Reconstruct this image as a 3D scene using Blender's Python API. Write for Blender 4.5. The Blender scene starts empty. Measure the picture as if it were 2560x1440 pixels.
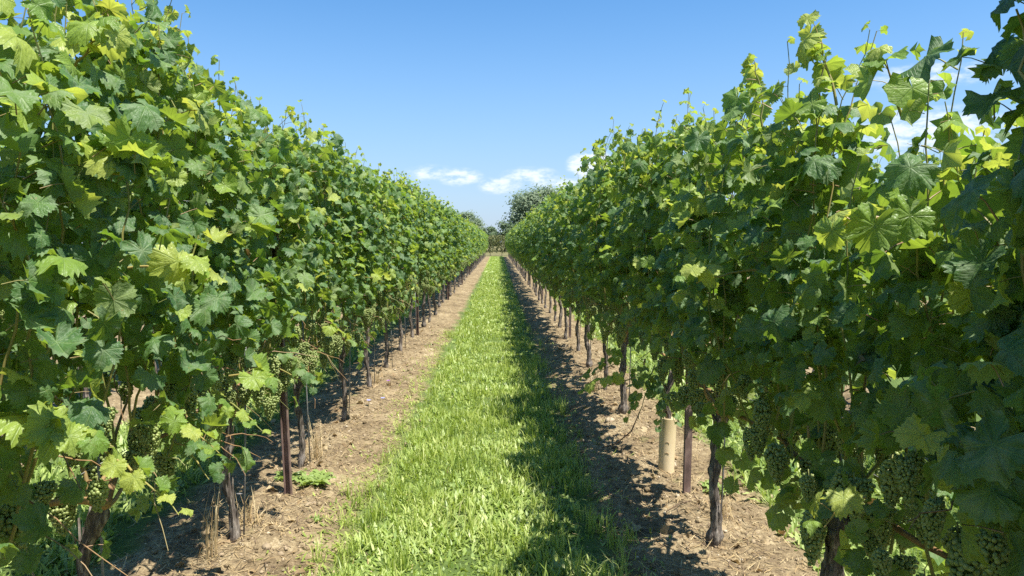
import bpy, math, random
import numpy as np
from mathutils import Matrix, Vector

sc = bpy.context.scene
col = sc.collection
RAD = math.radians
SEED = 11
random.seed(SEED)
rng = np.random.default_rng(SEED)

# ------------------------------------------------------------------ camera
cam_d = bpy.data.cameras.new('camera')
cam = bpy.data.objects.new('camera', cam_d)
col.objects.link(cam)
cam_d.sensor_width = 36.0
cam_d.lens = 25.73
cam_d.clip_start = 0.05
cam_d.clip_end = 2000.0
cam.location = (0.0, 0.0, 1.60)
cam.rotation_euler = (RAD(90 - 3.60), 0.0, RAD(-1.10))
sc.camera = cam

# ------------------------------------------------------------------ world, sun, exposure
SUN = Vector((0.36, -0.24, 1.0)).normalized()          # direction towards the sun
SUN_EL = math.asin(SUN.z)
SUN_AZ = math.atan2(SUN.x, SUN.y)
world = bpy.data.worlds.new('World')
sc.world = world
world.use_nodes = True
wt = world.node_tree
wt.nodes.clear()

class NT:
    """small helper to write node trees"""
    def __init__(self, tree):
        self.t = tree
    def n(self, typ, **kw):
        nd = self.t.nodes.new(typ)
        for k, v in kw.items():
            setattr(nd, k, v)
        return nd
    def put(self, sock, v):
        if hasattr(v, 'is_output') or isinstance(v, bpy.types.NodeSocket):
            self.t.links.new(v, sock)
        else:
            sock.default_value = v
    def m(self, op, a, b=None, c=None, clamp=False):
        nd = self.n('ShaderNodeMath', operation=op, use_clamp=clamp)
        self.put(nd.inputs[0], a)
        if b is not None: self.put(nd.inputs[1], b)
        if c is not None: self.put(nd.inputs[2], c)
        return nd.outputs[0]
    def mix(self, f, a, b, blend='MIX'):
        nd = self.n('ShaderNodeMix', data_type='RGBA', blend_type=blend)
        self.put(nd.inputs[0], f)
        self.put(nd.inputs[6], a if not isinstance(a, tuple) else (*a, 1.0)[:4])
        self.put(nd.inputs[7], b if not isinstance(b, tuple) else (*b, 1.0)[:4])
        return nd.outputs[2]
    def noise(self, vec, scale, detail=3.0, rough=0.55, dim='3D'):
        nd = self.n('ShaderNodeTexNoise', noise_dimensions=dim)
        if vec is not None: self.put(nd.inputs['Vector'], vec)
        nd.inputs['Scale'].default_value = scale
        nd.inputs['Detail'].default_value = detail
        nd.inputs['Roughness'].default_value = rough
        return nd.outputs[0]
    def ramp(self, f, stops, interp='LINEAR'):
        nd = self.n('ShaderNodeValToRGB')
        cr = nd.color_ramp
        cr.interpolation = interp
        while len(cr.elements) < len(stops):
            cr.elements.new(0.5)
        for e, (p, c) in zip(cr.elements, stops):
            e.position = p
            e.color = (*c, 1.0) if len(c) == 3 else c
        self.put(nd.inputs[0], f)
        return nd.outputs[0]
    def smooth(self, v, lo, hi):
        nd = self.n('ShaderNodeMapRange', interpolation_type='SMOOTHSTEP')
        self.put(nd.inputs[0], v)
        nd.inputs[1].default_value = lo
        nd.inputs[2].default_value = hi
        return nd.outputs[0]

W = NT(wt)
sky = W.n('ShaderNodeTexSky', sky_type='NISHITA')
sky.sun_disc = False
sky.sun_elevation = SUN_EL
sky.sun_rotation = SUN_AZ
sky.altitude = 100.0
sky.air_density = 1.0
sky.dust_density = 0.2
sky.ozone_density = 2.2
tc = W.n('ShaderNodeTexCoord')
sep = W.n('ShaderNodeSeparateXYZ')
W.put(sep.inputs[0], tc.outputs['Generated'])
az = W.m('MULTIPLY', W.m('ARCTAN2', sep.outputs[0], sep.outputs[1]), 180 / math.pi)
el = W.m('MULTIPLY', W.m('ARCSINE', sep.outputs[2]), 180 / math.pi)
comb = W.n('ShaderNodeCombineXYZ')
W.put(comb.inputs[0], W.m('MULTIPLY', az, 0.22))
W.put(comb.inputs[1], W.m('MULTIPLY', el, 0.50))
cn = W.noise(comb.outputs[0], 3.3, 8.0, 0.62)
# small fair-weather clouds: a few sheaves low over the horizon, more of the same all the way round
tot = None
for (a0, e0, ra, re, k) in [(-2.9, 5.0, 2.2, 0.85, .95), (-5.2, 5.3, 2.4, 0.8, 0.7), (0.2, 4.4, 2.4, 0.9, 0.8), (2.6, 5.0, 2.8, 1.0, 0.9),
                            (7.4, 5.9, 2.4, 1.3, 1.6), (5.6, 4.3, 2.6, 0.9, 0.8), (30.5, 11.0, 6.0, 1.1, 0.75),
                            (30.0, 7.4, 6.5, 2.0, 1.0), (18.0, 5.5, 5.0, 1.2, 1.0), (-22.0, 6.0, 6.0, 1.2, 1.0)]:
    u = W.m('POWER', W.m('MULTIPLY', W.m('SUBTRACT', az, a0), 1 / ra), 2.0)
    v = W.m('POWER', W.m('ABSOLUTE', W.m('MULTIPLY', W.m('SUBTRACT', el, e0), 1 / re)), 2.0)
    b = W.m('MULTIPLY', W.m('SUBTRACT', 1.0, W.m('ADD', u, v), clamp=True), k)
    tot = b if tot is None else W.m('MAXIMUM', tot, b)
ring = W.m('MULTIPLY', W.smooth(el, 2.0, 4.0), W.m('SUBTRACT', 1.0, W.smooth(el, 6.0, 10.0)))
far_side = W.smooth(W.m('ABSOLUTE', az), 45.0, 60.0)
tot = W.m('MAXIMUM', tot, W.m('MULTIPLY', W.m('MULTIPLY', ring, far_side), 0.8))
cl = W.smooth(W.m('MULTIPLY', W.m('ADD', tot, 0.0), W.m('MULTIPLY_ADD', cn, 4.4, -1.35)), 0.04, 1.15)
hsv = W.n('ShaderNodeHueSaturation')
hsv.inputs['Saturation'].default_value = 1.28
hsv.inputs['Value'].default_value = 1.0
W.put(hsv.inputs['Color'], sky.outputs[0])
low_air = W.m('SUBTRACT', 1.0, W.smooth(el, -4.0, 20.0))
airc = W.mix(W.m('MULTIPLY', low_air, 0.85), hsv.outputs[0], (1.80, 2.65, 4.30))
skyc = W.mix(W.m('MULTIPLY', cl, 0.72), airc, (6.0, 6.2, 6.6))
bg = W.n('ShaderNodeBackground')
W.put(bg.inputs[0], skyc)
bg.inputs[1].default_value = 0.098
wo = W.n('ShaderNodeOutputWorld')
wt.links.new(bg.outputs[0], wo.inputs[0])

sun_d = bpy.data.lights.new('sun', 'SUN')
sun_d.energy = 4.8
sun_d.angle = RAD(0.55)
sun_d.color = (1.0, 0.955, 0.88)
sun = bpy.data.objects.new('sun', sun_d)
col.objects.link(sun)
sun.rotation_euler = (-SUN).to_track_quat('-Z', 'Y').to_euler()
sun.location = (6, -4, 16)

vs = sc.view_settings
vs.view_transform = 'Standard'
vs.look = 'None'
vs.gamma = 1.0
vs.use_curve_mapping = False
vs.exposure = 1.0
cy = sc.cycles
cy.max_bounces = 8
cy.diffuse_bounces = 5
cy.glossy_bounces = 2
cy.transmission_bounces = 5
cy.transparent_max_bounces = 4
cy.sample_clamp_indirect = 3.0
cy.use_denoising = False

# ------------------------------------------------------------------ layout
XL, XR = -1.395, 1.146          # the two rows along the path
PITCH = XR - XL                 # distance between rows
XL2, XR2 = XL - PITCH, XR + PITCH
CX = (XL + XR) / 2
Y0, VS = 3.85, 1.37             # first trunk in view, spacing between vines
ROW_END = 79.0
CAMP = np.array([0, 0, 1.6])

# ------------------------------------------------------------------ numpy helpers
_lat = np.random.default_rng(5).random((256, 256))
def vnoise(x, y):
    xi = np.floor(x).astype(int); yi = np.floor(y).astype(int)
    fx = x - xi; fy = y - yi
    fx = fx * fx * (3 - 2 * fx); fy = fy * fy * (3 - 2 * fy)
    a = _lat[xi % 256, yi % 256]; b = _lat[(xi + 1) % 256, yi % 256]
    c = _lat[xi % 256, (yi + 1) % 256]; d = _lat[(xi + 1) % 256, (yi + 1) % 256]
    return (a * (1 - fx) + b * fx) * (1 - fy) + (c * (1 - fx) + d * fx) * fy - 0.5
def fbm(x, y, f, o=4):
    s = 0; amp = 1
    for i in range(o):
        s = s + amp * vnoise(x * f + 17.3 * i, y * f + 9.1 * i); f *= 2.1; amp *= 0.52
    return s
def aisle_dist(x):
    u = (x - CX) / PITCH
    return np.abs(u - np.round(u)) * PITCH
def ground_h(x, y):
    x = np.asarray(x, float); y = np.asarray(y, float)
    d = aisle_dist(x)
    berm = -0.045 + 0.05 * np.clip((d - 0.55) / 0.6, 0, 1) ** 1.3
    soil = np.clip((d - 0.5) / 0.25, 0, 1)
    near = np.clip((80 - y) / 20, 0, 1) * np.clip((12 - np.abs(x)) / 4, 0, 1)
    n = 0.05 * fbm(x, y, 0.7, 3) + soil * (0.055 * fbm(x + 3, y, 4.0, 4) + 0.040 * np.maximum(0, fbm(x, y + 7, 11.0, 4)))
    return near * (berm + n)

def make_mesh(name, V, T, mats, mi=None, uv=None, smooth=True):
    me = bpy.data.meshes.new(name)
    V = np.ascontiguousarray(V, dtype=np.float32); T = np.ascontiguousarray(T, dtype=np.int32)
    me.vertices.add(len(V)); me.vertices.foreach_set('co', V.ravel())
    nt = len(T)
    me.loops.add(nt * 3); me.loops.foreach_set('vertex_index', T.ravel())
    me.polygons.add(nt)
    me.polygons.foreach_set('loop_start', np.arange(0, nt * 3, 3, dtype=np.int32))
    me.polygons.foreach_set('loop_total', np.full(nt, 3, dtype=np.int32))
    for m in mats: me.materials.append(m)
    if mi is not None: me.polygons.foreach_set('material_index', np.ascontiguousarray(mi, dtype=np.int32))
    me.polygons.foreach_set('use_smooth', np.full(nt, smooth, dtype=bool))
    if uv is not None:
        l = me.uv_layers.new(name='UVMap')
        l.data.foreach_set('uv', np.ascontiguousarray(uv[T.ravel()], dtype=np.float32).ravel())
    me.update(calc_edges=True)
    me.validate()
    return me
def link(name, data, parent=None, loc=None, mat=None):
    o = bpy.data.objects.new(name, data)
    col.objects.link(o)
    if parent is not None: o.parent = parent
    if loc is not None: o.location = loc
    if mat is not None: o.matrix_local = mat
    return o
def tag(o, label=None, cat=None, group=None, kind=None):
    if label: o['label'] = label
    if cat: o['category'] = cat
    if group: o['group'] = group
    if kind: o['kind'] = kind
    return o
class Geo:
    def __init__(self): self.V = []; self.T = []; self.M = []; self.U = []; self.n = 0
    def add(self, V, T, m=0, uv=None):
        V = np.asarray(V, float).reshape(-1, 3); T = np.asarray(T, int).reshape(-1, 3)
        self.V.append(V); self.T.append(T + self.n)
        self.M.append(np.full(len(T), m) if np.isscalar(m) else np.asarray(m))
        self.U.append(np.zeros((len(V), 2)) if uv is None else uv)
        self.n += len(V)
    def arrays(self):
        return np.concatenate(self.V), np.concatenate(self.T), np.concatenate(self.M), np.concatenate(self.U)
    def mesh(self, name, mats, smooth=True):
        V, T, M, U = self.arrays()
        return make_mesh(name, V, T, mats, M, U, smooth)
def tube(path, radii, sides=6, wob=0.0, r=None, cap=True):
    P = np.asarray(path, float); n = len(P)
    rad = np.broadcast_to(np.asarray(radii, float), (n,))
    tg = np.gradient(P, axis=0); tg /= np.linalg.norm(tg, axis=1)[:, None] + 1e-9
    ref = np.array([0.0, 0, 1]) if abs(tg[:, 2].mean()) < 0.8 else np.array([1.0, 0, 0])
    a = np.cross(tg, ref); a /= np.linalg.norm(a, axis=1)[:, None] + 1e-9
    b = np.cross(tg, a)
    th = np.linspace(0, 2 * np.pi, sides, endpoint=False)
    R = rad[:, None] * np.ones((n, sides))
    if wob and r is not None:
        ph = r.random(4) * 6
        tw = np.linspace(0, 3, n)[:, None]
        R = R * (1 + wob * (np.sin(3 * th[None] + ph[0] + tw * 1.4) * 0.5 + np.sin(5 * th[None] - tw * 2 + ph[1]) * 0.35 + (r.random((n, sides)) - .5) * 0.9))
    V = P[:, None] + R[..., None] * (np.cos(th)[None, :, None] * a[:, None] + np.sin(th)[None, :, None] * b[:, None])
    V = V.reshape(-1, 3)
    T = []
    for i in range(n - 1):
        for j in range(sides):
            p = i * sides + j; q = i * sides + (j + 1) % sides
            T += [(p, q, q + sides), (p, q + sides, p + sides)]
    if cap:
        V = np.vstack([V, P[0], P[-1]]); c0 = len(V) - 2
        for j in range(sides):
            T.append((c0, (j + 1) % sides, j)); T.append((c0 + 1, (n - 1) * sides + j, (n - 1) * sides + (j + 1) % sides))
    return V, np.array(T)
def rotm(yaw, pitch, roll):
    yaw, pitch, roll = map(np.asarray, (yaw, pitch, roll))
    cz, sz, cx, sx, cy_, sy = np.cos(yaw), np.sin(yaw), np.cos(pitch), np.sin(pitch), np.cos(roll), np.sin(roll)
    z = np.zeros_like(cz); o = z + 1
    Rz = np.stack([np.stack([cz, -sz, z], -1), np.stack([sz, cz, z], -1), np.stack([z, z, o], -1)], -2)
    Rx = np.stack([np.stack([o, z, z], -1), np.stack([z, cx, -sx], -1), np.stack([z, sx, cx], -1)], -2)
    Ry = np.stack([np.stack([cy_, z, sy], -1), np.stack([z, o, z], -1), np.stack([-sy, z, cy_], -1)], -2)
    return Rz @ Rx @ Ry

# ------------------------------------------------------------------ materials
def new_mat(name):
    m = bpy.data.materials.new(name); m.use_nodes = True
    m.node_tree.nodes.clear()
    N = NT(m.node_tree)
    out = N.n('ShaderNodeOutputMaterial')
    return m, N, out
def principled(N, colr, rough=0.6, spec=0.4, normal=None, metal=0.0):
    p = N.n('ShaderNodeBsdfPrincipled')
    N.put(p.inputs['Base Color'], colr if not isinstance(colr, tuple) else (*colr, 1.0))
    N.put(p.inputs['Roughness'], rough)
    N.put(p.inputs['Specular IOR Level'], spec)
    N.put(p.inputs['Metallic'], metal)
    if normal is not None: N.put(p.inputs['Normal'], normal)
    return p.outputs[0]
def bump(N, h, strength=0.3, dist=0.01):
    b = N.n('ShaderNodeBump')
    b.inputs['Strength'].default_value = strength
    b.inputs['Distance'].default_value = dist
    N.put(b.inputs['Height'], h)
    return b.outputs[0]
def each_random(N):
    """a value that differs from leaf to leaf, whether it is an object of its own or an island"""
    oi = N.n('ShaderNodeObjectInfo'); g = N.n('ShaderNodeNewGeometry')
    return N.m('FRACT', N.m('ADD', oi.outputs['Random'], g.outputs['Random Per Island'])), g

def leaf_mat(name, tops, under, trans, rough=0.42, dust_sheen_amt=0.35, tmix=0.4):
    m, N, out = new_mat(name)
    r, g = each_random(N)
    top = N.ramp(r, tops)
    uvn = N.n('ShaderNodeUVMap'); s = N.n('ShaderNodeSeparateXYZ'); N.put(s.inputs[0], uvn.outputs[0])
    x = N.m('SUBTRACT', s.outputs[0], 0.5); y = N.m('SUBTRACT', s.outputs[1], 0.5)
    rr = N.m('SQRT', N.m('ADD', N.m('MULTIPLY', x, x), N.m('MULTIPLY', y, y)))
    th = N.m('ABSOLUTE', N.m('ARCTAN2', x, y))
    v = N.m('ABSOLUTE', N.m('SUBTRACT', N.m('FRACT', N.m('ADD', N.m('MULTIPLY', th, 1 / 0.93), 0.5)), 0.5))
    dv = N.m('MULTIPLY', N.m('MULTIPLY', v, rr), 0.93)
    vein = N.m('SUBTRACT', 1.0, N.smooth(dv, 0.006, 0.022))
    # side veins run off the main ones
    sv = N.m('ABSOLUTE', N.m('SUBTRACT', N.m('FRACT', N.m('ADD', N.m('MULTIPLY', rr, 11.0), N.m('MULTIPLY', v, -6.0))), 0.5))
    side = N.m('MULTIPLY', N.m('SUBTRACT', 1.0, N.smooth(sv, 0.03, 0.16)), 0.45)
    veins = N.m('MAXIMUM', vein, side)
    geo = g.outputs['Position']
    patch = N.smooth(N.noise(geo, 26.0, 3.0), 0.42, 0.68)
    speck = N.smooth(N.noise(geo, 240.0, 2.0), 0.55, 0.7)
    dust_sheen = N.m('MULTIPLY', N.m('MAXIMUM', patch, N.m('MULTIPLY', speck, 0.6)), dust_sheen_amt)  # pale patches: spray dust plus sky and sun sheen painted into the colour
    topc = N.mix(N.m('MULTIPLY', veins, 0.42), top, (0.20, 0.30, 0.085))
    topc = N.mix(dust_sheen, topc, (0.24, 0.30, 0.185))
    undc = N.mix(N.m('MULTIPLY', veins, 0.5), under, (0.30, 0.37, 0.15))
    basec = N.mix(g.outputs['Backfacing'], topc, undc)
    h = N.m('ADD', N.m('MULTIPLY', veins, -0.6), N.m('MULTIPLY', N.noise(geo, 42.0, 2.0), 1.0))
    # puckered between the veins
    vo = N.n('ShaderNodeTexVoronoi'); vo.inputs['Scale'].default_value = 13.0; N.put(vo.inputs['Vector'], uvn.outputs[0])
    h = N.m('ADD', h, N.m('MULTIPLY', vo.outputs['Distance'], -0.5))
    nm = bump(N, h, 0.42, 0.007)
    spots = N.m('MULTIPLY', N.smooth(N.noise(geo, 95.0, 2.0), 0.70, 0.74), N.smooth(N.m('FRACT', N.m('MULTIPLY', r, 7.3)), 0.45, 0.6))
    basec = N.mix(N.m('MULTIPLY', spots, 0.8), basec, (0.24, 0.15, 0.05))
    basec = N.mix(N.smooth(N.m('MULTIPLY', vo.outputs['Distance'], 13.0), 0.35, 0.85), basec, N.mix(0.5, basec, N.mix(1.0, basec, (1.22, 1.22, 1.15), 'MULTIPLY')))
    rg = N.m('ADD', rough, N.m('MULTIPLY', dust_sheen, 0.3))
    p = principled(N, basec, rg, 0.42, nm)
    t = N.n('ShaderNodeBsdfTranslucent')
    tcn = N.mix(N.m('MULTIPLY', veins, 0.35), N.ramp(r, trans), (0.10, 0.16, 0.02))
    N.put(t.inputs[0], tcn)
    mx = N.n('ShaderNodeMixShader'); mx.inputs[0].default_value = tmix
    N.t.links.new(p, mx.inputs[1]); N.t.links.new(t.outputs[0], mx.inputs[2])
    N.t.links.new(mx.outputs[0], out.inputs[0])
    return m

M_LEAF = leaf_mat('vine_leaf', [(0.0, (0.042, 0.105, 0.034)), (0.35, (0.066, 0.150, 0.044)), (0.7, (0.098, 0.190, 0.050)), (0.9, (0.14, 0.235, 0.055)), (1.0, (0.21, 0.28, 0.06))],
                  (0.165, 0.225, 0.080), [(0.0, (0.24, 0.42, 0.03)), (1.0, (0.44, 0.56, 0.05))], 0.46, 0.5, 0.40)
M_YOUNG = leaf_mat('young_vine_leaf', [(0.0, (0.14, 0.25, 0.045)), (0.5, (0.25, 0.37, 0.058)), (1.0, (0.40, 0.46, 0.10))],
                   (0.29, 0.36, 0.11), [(0.0, (0.36, 0.52, 0.045)), (1.0, (0.66, 0.69, 0.09))], 0.40, 0.15, 0.48)
M_DRY = leaf_mat('withered_leaf', [(0.0, (0.17, 0.11, 0.055)), (0.5, (0.29, 0.20, 0.105)), (1.0, (0.40, 0.31, 0.18))],
                 (0.32, 0.24, 0.14), [(0.0, (0.35, 0.18, 0.06)), (1.0, (0.45, 0.30, 0.10))], 0.7, 0.1, 0.2)

def simple_mat(name, stops, scale=30.0, rough=0.7, spec=0.3, bstr=0.3, bdist=0.004, stretch=None, trans=None, use_rand=0.0):
    m, N, out = new_mat(name)
    tcd = N.n('ShaderNodeTexCoord'); vec = tcd.outputs['Object']
    if stretch:
        mp = N.n('ShaderNodeMapping'); mp.inputs['Scale'].default_value = stretch
        N.put(mp.inputs[0], vec); vec = mp.outputs[0]
    nz = N.noise(vec, scale, 5.0, 0.6)
    f = N.smooth(nz, 0.25, 0.75)
    if use_rand:
        r, g = each_random(N)
        f = N.m('ADD', N.m('MULTIPLY', f, 1 - use_rand), N.m('MULTIPLY', r, use_rand))
    c = N.ramp(f, stops)
    p = principled(N, c, rough, spec, bump(N, nz, bstr, bdist))
    if trans:
        t = N.n('ShaderNodeBsdfTranslucent'); N.put(t.inputs[0], (*trans[0], 1))
        mx = N.n('ShaderNodeMixShader'); mx.inputs[0].default_value = trans[1]
        N.t.links.new(p, mx.inputs[1]); N.t.links.new(t.outputs[0], mx.inputs[2]); p = mx.outputs[0]
    N.t.links.new(p, out.inputs[0])
    return m
M_PETI = simple_mat('petiole', [(0, (0.20, 0.26, 0.07)), (1, (0.34, 0.20, 0.12))], 8, 0.5, 0.4, 0.1, use_rand=0.8)
M_SHOOT = simple_mat('green_shoot', [(0, (0.17, 0.21, 0.05)), (1, (0.36, 0.27, 0.09))], 10, 0.5, 0.4, 0.2, use_rand=0.6)
M_CANE = simple_mat('brown_cane', [(0, (0.13, 0.07, 0.035)), (1, (0.40, 0.25, 0.11))], 20, 0.6, 0.3, 0.3, stretch=(3, 1, 1), use_rand=0.4)
M_OCHRE = simple_mat('ochre_cane', [(0, (0.20, 0.13, 0.055)), (1, (0.40, 0.29, 0.13))], 16, 0.6, 0.3, 0.3, use_rand=0.4)
M_BARK = simple_mat('vine_bark', [(0, (0.04, 0.033, 0.028)), (0.45, (0.14, 0.115, 0.095)), (1, (0.36, 0.315, 0.265))], 26, 0.9, 0.15, 0.9, 0.012, stretch=(2.6, 2.6, 0.35))
M_TBARK = simple_mat('tree_bark', [(0, (0.05, 0.04, 0.03)), (1, (0.16, 0.13, 0.10))], 6, 0.9, 0.1, 0.5)
M_BERRY = simple_mat('green_grape', [(0, (0.20, 0.26, 0.07)), (0.6, (0.31, 0.37, 0.12)), (1, (0.46, 0.50, 0.20))], 60, 0.38, 0.5, 0.05, use_rand=0.75, trans=((0.42, 0.55, 0.10), 0.25))
M_STEM = simple_mat('cluster_stem', [(0, (0.18, 0.22, 0.07)), (1, (0.28, 0.28, 0.10))], 20)
M_POST = simple_mat('rusty_steel', [(0, (0.10, 0.064, 0.054)), (0.6, (0.20, 0.130, 0.108)), (1, (0.33, 0.24, 0.20))], 22, 0.7, 0.35, 0.3, 0.002, stretch=(1, 1, 0.4))
M_ROD = simple_mat('grey_rod', [(0, (0.10, 0.10, 0.105)), (1, (0.30, 0.30, 0.30))], 40, 0.5, 0.5, 0.1)
M_WIRE = simple_mat('galvanised_wire', [(0, (0.16, 0.16, 0.16)), (1, (0.34, 0.34, 0.33))], 40, 0.45, 0.5, 0.1)
M_TUBE = simple_mat('cream_tube', [(0, (0.56, 0.43, 0.24)), (0.5, (0.68, 0.54, 0.32)), (1, (0.74, 0.61, 0.39))], 7, 0.55, 0.3, 0.12, 0.003, stretch=(1, 1, 0.3))
M_RING = simple_mat('tube_mark', [(0, (0.30, 0.20, 0.10)), (1, (0.36, 0.25, 0.14))], 20)
M_STONE = simple_mat('stone', [(0, (0.24, 0.18, 0.11)), (0.5, (0.36, 0.28, 0.18)), (1, (0.54, 0.46, 0.33))], 30, 0.85, 0.2, 0.5, 0.006, use_rand=0.6)
M_STRAW = simple_mat('straw', [(0, (0.30, 0.20, 0.10)), (0.5, (0.46, 0.34, 0.17)), (1, (0.62, 0.51, 0.30))], 20, 0.7, 0.3, 0.1, use_rand=0.8, trans=((0.5, 0.36, 0.15), 0.2))
M_TWIG = simple_mat('dead_twig', [(0, (0.07, 0.045, 0.03)), (1, (0.24, 0.17, 0.11))], 30, 0.85, 0.2, 0.4, use_rand=0.5)
M_PETAL = simple_mat('blue_petal', [(0, (0.22, 0.25, 0.62)), (1, (0.42, 0.45, 0.80))], 40, 0.6, 0.2, 0.1)
M_PURPLE = simple_mat('purple_petal', [(0, (0.22, 0.07, 0.36)), (1, (0.40, 0.18, 0.52))], 40, 0.6, 0.2, 0.1)

def blade_mat(name, stops, trans, tmix=0.35, rough=0.45):
    m, N, out = new_mat(name)
    r, g = each_random(N)
    big = N.noise(g.outputs['Position'], 1.6, 3.0)
    f = N.m('ADD', N.m('MULTIPLY', r, 0.65), N.m('MULTIPLY', N.smooth(big, 0.3, 0.7), 0.35))
    c = N.ramp(f, stops)
    p = principled(N, c, rough, 0.45)
    t = N.n('ShaderNodeBsdfTranslucent'); N.put(t.inputs[0], (*trans, 1))
    mx = N.n('ShaderNodeMixShader'); mx.inputs[0].default_value = tmix
    N.t.links.new(p, mx.inputs[1]); N.t.links.new(t.outputs[0], mx.inputs[2])
    N.t.links.new(mx.outputs[0], out.inputs[0])
    return m
M_GRASS = blade_mat('grass_blade', [(0, (0.14, 0.21, 0.04)), (0.4, (0.30, 0.39, 0.08)), (0.72, (0.44, 0.51, 0.13)), (0.92, (0.50, 0.54, 0.18)), (1.0, (0.56, 0.50, 0.26))], (0.44, 0.56, 0.06), .36)
M_BROAD = blade_mat('broad_weed_leaf', [(0, (0.15, 0.24, 0.055)), (0.5, (0.33, 0.43, 0.11)), (1, (0.52, 0.57, 0.22))], (0.44, 0.56, 0.08), 0.33)
M_WEED = blade_mat('weed_leaf', [(0, (0.17, 0.26, 0.055)), (1, (0.34, 0.43, 0.13))], (0.40, 0.52, 0.08), 0.35)
M_TREE_S = blade_mat('silvery_tree_leaf', [(0, (0.14, 0.19, 0.11)), (0.6, (0.19, 0.245, 0.145)), (1, (0.25, 0.30, 0.19))], (0.22, 0.32, 0.12), 0.35, 0.7)
M_TREE_D = blade_mat('dark_tree_leaf', [(0, (0.07, 0.11, 0.06)), (0.6, (0.12, 0.17, 0.085)), (1, (0.18, 0.24, 0.11))], (0.16, 0.27, 0.07), 0.35, 0.7)
M_HEDGE = blade_mat('hedge_leaf', [(0, (0.09, 0.10, 0.035)), (0.6, (0.16, 0.17, 0.06)), (1, (0.26, 0.24, 0.09))], (0.20, 0.24, 0.05), 0.25, 0.6)

def ground_mat():
    m, N, out = new_mat('ground_soil')
    g = N.n('ShaderNodeNewGeometry'); pos = g.outputs['Position']
    s = N.n('ShaderNodeSeparateXYZ'); N.put(s.inputs[0], pos)
    u = N.m('MULTIPLY', N.m('SUBTRACT', s.outputs[0], CX), 1 / PITCH)
    d = N.m('MULTIPLY', N.m('ABSOLUTE', N.m('SUBTRACT', u, N.m('ROUND', u))), PITCH)
    edge = N.m('ADD', d, N.m('MULTIPLY', N.m('SUBTRACT', N.noise(pos, 3.0, 4.0), 0.5), 0.35))
    soilf = N.smooth(edge, 0.62, 0.80)
    headland = N.smooth(s.outputs[1], ROW_END + 0.5, ROW_END + 3)
    soilf = N.m('MULTIPLY', soilf, N.m('SUBTRACT', 1.0, headland))
    n1 = N.noise(pos, 2.3, 5.0, 0.6); n2 = N.noise(pos, 22.0, 5.0, 0.65); n3 = N.noise(pos, 110.0, 3.0, 0.6)
    mixn = N.m('ADD', N.m('ADD', N.m('MULTIPLY', n1, 0.35), N.m('MULTIPLY', n2, 0.4)), N.m('MULTIPLY', n3, 0.25))
    soil = N.ramp(N.smooth(mixn, 0.36, 0.66), [(0, (0.112, 0.080, 0.045)), (0.4, (0.222, 0.166, 0.094)), (0.75, (0.32, 0.248, 0.142)), (1.0, (0.44, 0.365, 0.235))])
    moss = N.smooth(N.noise(pos, 5.5, 4.0), 0.60, 0.74)
    soil = N.mix(N.m('MULTIPLY', moss, 0.45), soil, (0.19, 0.19, 0.065))
    turf = N.ramp(N.smooth(mixn, 0.3, 0.7), [(0, (0.055, 0.080, 0.025)), (0.6, (0.11, 0.165, 0.04)), (1, (0.20, 0.23, 0.08))])
    # past the blades the turf itself carries the grass colour
    farf = N.smooth(s.outputs[1], 30.0, 60.0)
    turf = N.mix(farf, turf, (0.22, 0.29, 0.06))
    turf = N.mix(headland, turf, N.ramp(n1, [(0.3, (0.12, 0.11, 0.045)), (0.7, (0.20, 0.18, 0.08))]))
    c = N.mix(soilf, turf, soil)
    vor = N.n('ShaderNodeTexVoronoi'); vor.inputs['Scale'].default_value = 34.0; N.put(vor.inputs['Vector'], pos)
    h = N.m('ADD', N.m('MULTIPLY', n2, 1.0), N.m('ADD', N.m('MULTIPLY', n3, 0.5), N.m('MULTIPLY', vor.outputs[0], -0.35)))
    p = principled(N, c, 0.93, 0.15, bump(N, h, 0.9, 0.02))
    N.t.links.new(p, out.inputs[0])
    return m
M_GROUND = ground_mat()

# ------------------------------------------------------------------ ground
def build_ground():
    xs = np.concatenate([[-400, -200, -100, -50, -25, -15, -10], np.arange(-7, -2.4, 0.2), np.arange(-2.4, 2.4, 0.028), np.arange(2.4, 7.01, 0.2), [10, 15, 25, 50, 100, 200, 400]])
    ys = [-60, -20, -8, -3]; y = -2.0
    while y < 100:
        ys.append(y); y += max(0.026, 0.0065 * max(y, 0)) if y > 1 else 0.15
    ys += [110, 130, 160, 200, 300, 500, 900]
    ys = np.array(ys)
    X, Y = np.meshgrid(xs, ys)
    Z = ground_h(X.ravel(), Y.ravel())
    V = np.stack([X.ravel(), Y.ravel(), Z], 1)
    nx, ny = len(xs), len(ys)
    i = (np.arange(ny - 1)[:, None] * nx + np.arange(nx - 1)[None]).ravel()
    T = np.concatenate([np.stack([i, i + 1, i + nx + 1], 1), np.stack([i, i + nx + 1, i + nx], 1)])
    o = link('ground', make_mesh('ground', V, T, [M_GROUND]))
    tag(o, kind='structure')
build_ground()

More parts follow.
